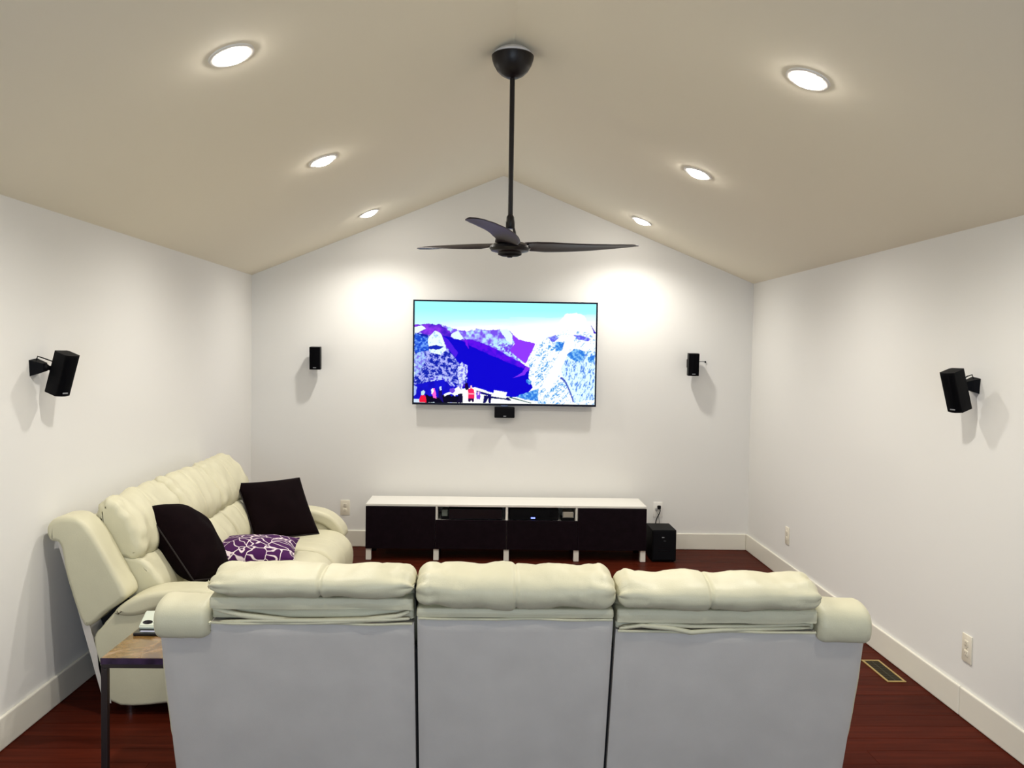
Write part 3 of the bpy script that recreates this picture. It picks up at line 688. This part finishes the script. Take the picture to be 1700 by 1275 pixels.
# ------------------------------------------------------------------ television
TX0, TX1, TZ0, TZ1 = -.667, .947, 1.274, 2.189
def paint():
    NXp, NZp = 440, 250
    X, Y = np.meshgrid(np.linspace(125, 1560, NXp), np.linspace(92, 903, NZp))
    rng = np.random.RandomState(3)
    def vn(sx, sy, ang=0, oct_=3):
        c_, s_ = math.cos(ang), math.sin(ang); out = np.zeros_like(X); amp = 1; tot = 0
        for o_ in range(oct_):
            u_ = (X*c_+Y*s_)/sx*(2**o_); v_ = (-X*s_+Y*c_)/sy*(2**o_)
            g = rng.rand(128, 128); iu = np.floor(u_).astype(int); iv = np.floor(v_).astype(int)
            fu = u_-iu; fv = v_-iv; fu = fu*fu*(3-2*fu); fv = fv*fv*(3-2*fv)
            G = lambda i, j: g[i % 128, j % 128]
            out += amp*((G(iu, iv)*(1-fu)+G(iu+1, iv)*fu)*(1-fv)+(G(iu, iv+1)*(1-fu)+G(iu+1, iv+1)*fu)*fv); tot += amp; amp *= .6
        return out/tot
    jx = (vn(26, 26, 0, 3)-.5)*26; jy = (vn(26, 26, .5, 3)-.5)*26
    def pip(P, j=1.0):
        x, y_ = X+jx*j, Y+jy*j; ins = np.zeros(X.shape, bool); n = len(P)
        for i in range(n):
            (xa, ya), (xb, yb_) = P[i], P[(i+1) % n]
            if ya == yb_: continue
            c_ = ((ya > y_) != (yb_ > y_)) & (x < (xb-xa)*(y_-ya)/(yb_-ya)+xa); ins ^= c_
        return ins
    img = np.zeros(X.shape+(3,))
    def fill(mask, c, c2=None, w_=None):
        c = np.array(c, float)
        if c2 is None: img[mask] = c
        else:
            c2 = np.array(c2, float); ww = np.clip(w_, 0, 1)[..., None]; img[mask] = (c*(1-ww)+c2*ww)[mask]
    tsky = np.clip((Y-150)/190, 0, 1)
    hz = np.clip((Y-150-.0*X+60*(1-np.clip((X-125)/900, 0, 1))*0)/130, 0, 1)
    allm = np.ones(X.shape, bool)
    fill(allm, (160, 255, 255), (225, 250, 255), tsky)
    cloud = np.clip((Y-225+ .06*(X-700))/70+ (vn(300, 40)-.5)*.6, 0, 1)*(X > 330)
    fill(cloud > 0, (195, 252, 255), (252, 255, 255), cloud)
    # far dome
    fill(pip([(1250, 260), (1320, 175), (1400, 165), (1470, 185), (1500, 260), (1560, 300), (1560, 420), (1200, 420)], .6), (250, 255, 252))
    fill(pip([(1520, 260), (1560, 320), (1560, 360), (1535, 300)], .4), (60, 20, 190))
    fine = vn(14, 14, 0, 2); mid = vn(45, 45, 0, 3)
    # left ridge
    fill(pip([(125, 278), (230, 268), (330, 275), (420, 330), (520, 350), (620, 400), (620, 903), (125, 903)]), (70, 25, 200), (150, 60, 235), (mid-.3)*2)
    fill(pip([(330, 270), (450, 315), (560, 322), (620, 305), (720, 320), (800, 305), (880, 320), (920, 390), (890, 490), (1000, 600), (850, 560), (700, 450), (520, 400), (420, 340)]), (120, 80, 235), (185, 230, 255), (mid-.42)*4)
    fill(pip([(800, 310), (860, 300), (900, 360), (900, 430), (860, 400), (820, 350)], .7), (225, 255, 255))
    fill(pip([(720, 425), (800, 400), (880, 430), (890, 490), (960, 530), (985, 575), (900, 520), (800, 470)], 1), (190, 240, 255), (110, 60, 230), (fine-.45)*4)
    # blue rocks left middle
    lm = pip([(125, 340), (250, 360), (330, 420), (400, 480), (480, 570), (545, 620), (545, 740), (480, 780), (125, 780)])
    fill(lm, (12, 30, 170), (175, 180, 248), (vn(26, 20, .5, 3)*.6+vn(8, 8, .2, 2)*.4-.44)*6)
    fill(pip([(125, 350), (235, 380), (240, 480), (150, 510), (125, 500)]), (20, 70, 205), (110, 160, 245), (fine-.4)*3)
    fill(pip([(125, 520), (180, 490), (225, 530), (200, 600), (160, 680), (125, 700)]), (165, 200, 248), (120, 110, 230), (fine-.45)*4)
    fill(pip([(125, 300), (180, 285), (215, 310), (150, 345), (125, 345)], .4), (235, 250, 250))
    fill(pip([(240, 365), (290, 325), (330, 345), (355, 400), (380, 470), (330, 520), (250, 500), (228, 430)], .5), (232, 252, 248), (150, 190, 240), (fine-.55)*3)
    fill(pip([(235, 450), (300, 440), (360, 455), (300, 480), (240, 470)], .4), (15, 40, 180))
    fill(pip([(415, 350), (470, 322), (512, 382), (480, 402), (412, 372)], .4), (225, 245, 252))
    # valley
    fill(pip([(345, 362), (440, 385), (500, 402), (560, 390), (640, 410), (720, 440), (850, 510), (990, 590), (1042, 612), (1030, 680), (1068, 770), (1000, 842), (880, 852), (600, 778), (540, 760), (552, 640), (470, 575), (400, 485)], .35), (8, 0, 205))
    fill(pip([(500, 402), (560, 388), (720, 438), (850, 508), (1000, 588), (1000, 622), (850, 565), (700, 500), (580, 450)], .5), (95, 10, 232), (40, 5, 215), (mid-.4)*2.5)
    fill(pip([(345, 365), (395, 400), (470, 500), (450, 540), (385, 460)], .4), (75, 25, 225))
    fill(pip([(515, 380), (540, 395), (556, 470), (530, 430)], .3), (120, 20, 230))
    fill(pip([(1010, 600), (1042, 615), (1000, 670), (910, 695), (980, 650)], .3), (125, 45, 240))
    fill(pip([(895, 340), (950, 385), (1082, 415), (1060, 470), (1005, 580), (890, 490), (880, 470), (918, 420)], .35), (142, 55, 248))
    # right slope
    rs = pip([(1085, 415), (1180, 360), (1250, 340), (1330, 300), (1560, 330), (1560, 903), (1000, 903), (1000, 842), (1068, 770), (1030, 690), (1045, 612), (1008, 585), (1062, 470)], .5)
    st = vn(60, 16, -.75, 3)*.5+vn(9, 8, -.6, 2)*.5
    fill(rs, (250, 255, 252), (70, 150, 225), (st-.54)*6.5)
    rs2 = pip([(1300, 520), (1560, 480), (1560, 860), (1400, 880), (1300, 700)], 1)
    st2 = vn(14, 40, .15, 3)*.6+vn(7, 12, .15, 2)*.4
    fill(rs2, (225, 253, 255), (85, 135, 228), (st2-.5)*6)
    fill(pip([(1430, 170), (1240, 560), (1130, 760), (1200, 800), (1290, 620), (1400, 360)], .8) & rs, (252, 255, 255))
    blu = (fine-.4)*3
    for P in ([(1180, 372), (1240, 345), (1262, 372), (1222, 402)], [(1380, 340), (1440, 345), (1525, 372), (1500, 392), (1420, 378)]):
        fill(pip(P, .5), (95, 90, 235), (150, 170, 245), blu)
    for P in ([(1245, 400), (1310, 405), (1290, 470), (1240, 480)], [(1330, 505), (1395, 450), (1480, 478), (1460, 550), (1400, 560)], [(1500, 520), (1550, 500), (1550, 560), (1500, 550)], [(1000, 820), (1112, 775), (1112, 880), (1010, 868), (930, 845)], [(1010, 705), (1055, 715), (1045, 745), (1015, 735)]):
        fill(pip(P, .6), (45, 120, 220), (140, 200, 245), blu)
    for k in range(24):
        xx = 1290+k*4.4; yy = 690+ (k**1.6)*1.25
        fill((abs(X-xx) < 5) & (abs(Y-yy) < 8), (70, 90, 190))
    # column rock and lower shade
    fill(pip([(125, 765), (220, 740), (360, 708), (440, 740), (480, 790), (560, 760), (620, 790), (620, 903), (125, 903)], .5), (10, 2, 175), (20, 20, 215), mid)
    fill(pip([(470, 620), (500, 575), (545, 600), (548, 660), (520, 740), (505, 800), (485, 760), (472, 690)], .5), (215, 225, 255), (110, 110, 230), (fine-.42)*4)
    fill(pip([(250, 700), (340, 680), (400, 700), (450, 770), (420, 770), (360, 720), (260, 730)], .6), (185, 200, 248), (70, 60, 210), (fine-.45)*4)
    fill(pip([(125, 770), (150, 780), (140, 840), (125, 850)], .4), (160, 180, 245))
    # walkway and railings
    fill(pip([(500, 790), (600, 775), (760, 830), (900, 850), (1130, 903), (480, 903)], .2), (252, 255, 252))
    fill(pip([(620, 800), (740, 830), (735, 848), (620, 818)], .1), (12, 5, 120))
    fill(pip([(600, 772), (700, 800), (700, 808), (600, 784)], .1), (245, 250, 255))
    fill(pip([(760, 795), (862, 812), (850, 856), (750, 840)], .1), (255, 255, 252))
    fill(pip([(735, 845), (850, 862), (870, 850), (900, 880), (880, 880), (855, 872), (740, 862)], .15), (10, 10, 90))
    fill(pip([(880, 845), (1060, 895), (1055, 900), (880, 856)], .05), (30, 90, 90))
    fill(pip([(680, 838), (740, 845), (735, 903), (718, 903), (715, 860), (690, 903), (672, 903)], .2), (12, 8, 90))
    fill(pip([(125, 875), (240, 880), (330, 895), (330, 903), (125, 903)], .2), (205, 225, 255))
    # crowd
    blk = (6, 4, 30)
    fill(pip([(215, 840), (260, 850), (320, 860), (360, 835), (430, 845), (500, 850), (505, 903), (225, 903)], .8), blk)
    fill(pip([(320, 790), (345, 780), (350, 840), (360, 903), (320, 860)], .4), (20, 5, 110))
    fill(pip([(168, 880), (180, 845), (205, 838), (222, 860), (225, 903), (170, 903)], .3), (235, 25, 60))
    fill(pip([(180, 815), (200, 805), (215, 820), (205, 842), (182, 842)], .3), (190, 225, 235))
    fill(pip([(265, 790), (290, 785), (300, 830), (305, 870), (280, 865), (268, 830)], .3), (245, 95, 215))
    fill(pip([(258, 800), (275, 785), (285, 810), (268, 840)], .3), (250, 250, 245))
    fill(pip([(325, 775), (342, 770), (345, 800), (330, 805)], .2), (195, 215, 250))
    fill(pip([(362, 835), (440, 800), (470, 820), (450, 850), (420, 830), (370, 850)], .3), (245, 250, 250))
    fill(pip([(410, 790), (440, 780), (450, 810), (430, 830), (410, 815)], .3), (110, 70, 215))
    fill(pip([(445, 790), (480, 770), (500, 800), (490, 840), (450, 840)], .3), (250, 248, 250))
    fill(pip([(475, 830), (508, 825), (512, 903), (460, 903), (480, 870)], .4), (15, 8, 50))
    fill(pip([(530, 745), (550, 740), (560, 790), (535, 800), (528, 770)], .3), (20, 0, 60))
    fill(pip([(552, 795), (575, 780), (602, 795), (604, 865), (553, 865)], .2), (240, 35, 95))
    fill(pip([(552, 822), (602, 822), (602, 834), (552, 834)], .05), (255, 170, 190))
    fill(pip([(570, 762), (584, 762), (586, 785), (570, 785)], .1), (255, 200, 215))
    fill(pip([(555, 865), (602, 865), (602, 890), (590, 895), (580, 880), (570, 895), (556, 890)], .1), (40, 5, 70))
    fill(pip([(618, 820), (630, 810), (655, 812), (650, 870), (622, 870)], .3), (120, 60, 225))
    fill(pip([(628, 815), (640, 805), (646, 835), (632, 840)], .2), (240, 200, 235))
    img /= 255.
    return NXp, NZp, np.where(img <= .04045, img/12.92, ((img+.055)/1.055)**2.4)
t = thing('television', 'large flat television on the back wall showing a mountain valley with tourists', 'television', ((TX0+TX1)/2, YB, (TZ0+TZ1)/2))
hw, hh = (TX1-TX0)/2, (TZ1-TZ0)/2
YT = -.080      # front face relative to the wall
obj('rear_housing', box(-hw+.01, hw-.01, YT+.008, YT+.045, -hh+.01, hh-.01, .006), M_black, t)
obj('wall_mount', box(-.25, .25, YT+.045, 0, -.2, .2, .003), M_black, t)
bm = bmesh.new(); bz = .014
bx(bm, -hw, hw, YT, YT+.012, hh-bz, hh, .001); bx(bm, -hw, hw, YT, YT+.012, -hh, -hh+bz*1.3, .001)
bx(bm, -hw, -hw+bz, YT, YT+.012, -hh+bz*1.3, hh-bz, .001); bx(bm, hw-bz, hw, YT, YT+.012, -hh+bz*1.3, hh-bz, .001)
obj('bezel', bm, mat('navy_black_bezel', (.002, .004, .018), .4, spec=.15), t)
obj('brand_tab', box(-.03, .03, YT-.001, YT+.01, -hh-.008, -hh+.004, .001), mat('tab_blue', (.03, .06, .18), .3), t)
NXp, NZp, img = paint()
me = bpy.data.meshes.new('screen')
sx0, sx1, sz0, sz1 = -hw+bz, hw-bz, -hh+bz*1.3, hh-bz
vx = np.linspace(sx0, sx1, NXp); vz = np.linspace(sz1, sz0, NZp)
VX, VZ = np.meshgrid(vx, vz)
co = np.stack([VX, np.full_like(VX, YT+.003), VZ], -1).reshape(-1, 3)
idx = np.arange(NXp*NZp).reshape(NZp, NXp)
faces = np.stack([idx[1:, :-1], idx[1:, 1:], idx[:-1, 1:], idx[:-1, :-1]], -1).reshape(-1, 4)
me.vertices.add(len(co)); me.vertices.foreach_set('co', co.ravel())
me.loops.add(faces.size); me.loops.foreach_set('vertex_index', faces.ravel())
me.polygons.add(len(faces)); me.polygons.foreach_set('loop_start', np.arange(0, faces.size, 4)); me.polygons.foreach_set('loop_total', np.full(len(faces), 4))
me.update(calc_edges=True)
ca = me.color_attributes.new('picture', 'FLOAT_COLOR', 'POINT')
ca.data.foreach_set('color', np.concatenate([img.reshape(-1, 3), np.ones((NXp*NZp, 1))], 1).ravel())
m = bpy.data.materials.new('lit_screen'); m.use_nodes = True; nt = m.node_tree; b = nt.nodes['Principled BSDF']
b.inputs['Base Color'].default_value = (.002, .002, .002, 1); b.inputs['Roughness'].default_value = .5; b.inputs['Specular IOR Level'].default_value = .02
at = nt.nodes.new('ShaderNodeAttribute'); at.attribute_name = 'picture'
nt.links.new(at.outputs['Color'], b.inputs['Emission Color']); b.inputs['Emission Strength'].default_value = TV_EMIT
me.materials.append(m)
so = bpy.data.objects.new('screen', me); COL.objects.link(so); so.parent = t

# ------------------------------------------------------------------ ceiling fan
FX, FY = .097, 4.40
t = thing('ceiling_fan', 'black three-blade ceiling fan hanging from the ridge on a long rod', 'ceiling fan', (FX, FY, 2.28))
def fz(z): return z-2.28
bm = bmesh.new(); lathe(bm, [(0, fz(3.112)), (.016, fz(3.112)), (.030, fz(3.115)), (.055, fz(3.128)), (.078, fz(3.150)), (.094, fz(3.178)), (.103, fz(3.205)), (.1055, fz(3.222)), (.100, fz(3.228)), (0, fz(3.228))], n=48)
obj('canopy', bm, M_bronze, t, True)
bm = bmesh.new(); lathe(bm, [(.094, fz(3.226)), (.092, fz(3.240)), (.070, fz(3.258)), (.030, fz(3.270)), (0, fz(3.272))], n=40)
obj('mounting_ring', bm, M_amp, t, True)
bm = bmesh.new(); cyl(bm, (0, 0, fz(3.13)), (0, 0, fz(2.40)), .0125); obj('downrod', bm, M_bronze, t, True)
bm = bmesh.new(); lathe(bm, [(.013, fz(2.435)), (.019, fz(2.425)), (.023, fz(2.400)), (.023, fz(2.372)), (.018, fz(2.366)), (.0, fz(2.366))], n=24)
obj('collar', bm, M_bronze, t, True)
bm = bmesh.new()       # yoke with an opening
for s in (-1, 1): tube(bm, [(s*.016, 0, fz(2.375)), (s*.022, 0, fz(2.35)), (s*.026, 0, fz(2.32)), (s*.036, 0, fz(2.295))], [.006, .007, .009, .012])
obj('yoke', bm, M_bronze, t, True)
bm = bmesh.new(); lathe(bm, [(0, fz(2.305)), (.035, fz(2.304)), (.075, fz(2.295)), (.100, fz(2.280)), (.104, fz(2.268)), (.094, fz(2.254)), (.062, fz(2.246)), (.058, fz(2.236)), (.045, fz(2.231)), (.018, fz(2.229)), (.012, fz(2.222)), (0, fz(2.221))], n=48)
obj('motor_hub', bm, M_bronze, t, True)
bm = bmesh.new(); lathe(bm, [(.056, fz(2.243)), (.060, fz(2.236)), (.046, fz(2.2305)), (.044, fz(2.2295)), (0, fz(2.2285))], n=36)
obj('hub_cap', bm, M_black, t, True)
def blade():
    bm = bmesh.new(); n = 30; w_n = 12; R0, R1 = .075, .70; rows = []
    for i in range(n+1):
        s = i/n; rr = R0+(R1-R0)*s
        ch = .050+.105*math.sin(math.pi*min(1, s/.62)*.5)**1.4 if s < .36 else None
        # chord: narrow root, widest about a third of the way out, long taper to a rounded tip
        k = [(0, .120), (.10, .118), (.25, .142), (.45, .146), (.65, .142), (.82, .122), (.93, .095), (.98, .060), (1, .015)]
        for (a0, c0), (a1, c1) in zip(k, k[1:]):
            if a0 <= s <= a1:
                q = (s-a0)/(a1-a0); q = q*q*(3-2*q); ch = c0+(c1-c0)*q
        tw = -math.radians(18*(1-s)**1.0+0)*min(1, .4+s*6); sweep = .055*math.sin(s*math.pi*.9)-.035*s*s
        zz = .004+.030*s**1.5
        up, lo = [], []
        for j in range(w_n+1):
            v = -1+2*j/w_n; th = .0065*(1-v*v)**.5*(1-.6*s)+.0008
            y_ = v*ch/2; camb = .06*ch*(1-v*v)
            yy = y_*math.cos(tw)-camb*math.sin(tw)+sweep; z_ = y_*math.sin(tw)+camb*math.cos(tw)+zz
            up.append((rr, yy, z_+th)); lo.append((rr, yy, z_-th))
        rows.append([bm.verts.new(p) for p in up+lo[::-1]])
    m_ = len(rows[0])
    for a, b in zip(rows, rows[1:]):
        for j in range(m_): bm.faces.new((a[j], a[(j+1) % m_], b[(j+1) % m_], b[j]))
    bm.faces.new(rows[0]); bm.faces.new(rows[-1][::-1])
    return bm
for ang in (16, 136, 256):
    o = obj('blade', blade(), M_blade, t, 'all'); o.rotation_euler = (0, 0, math.radians(ang))
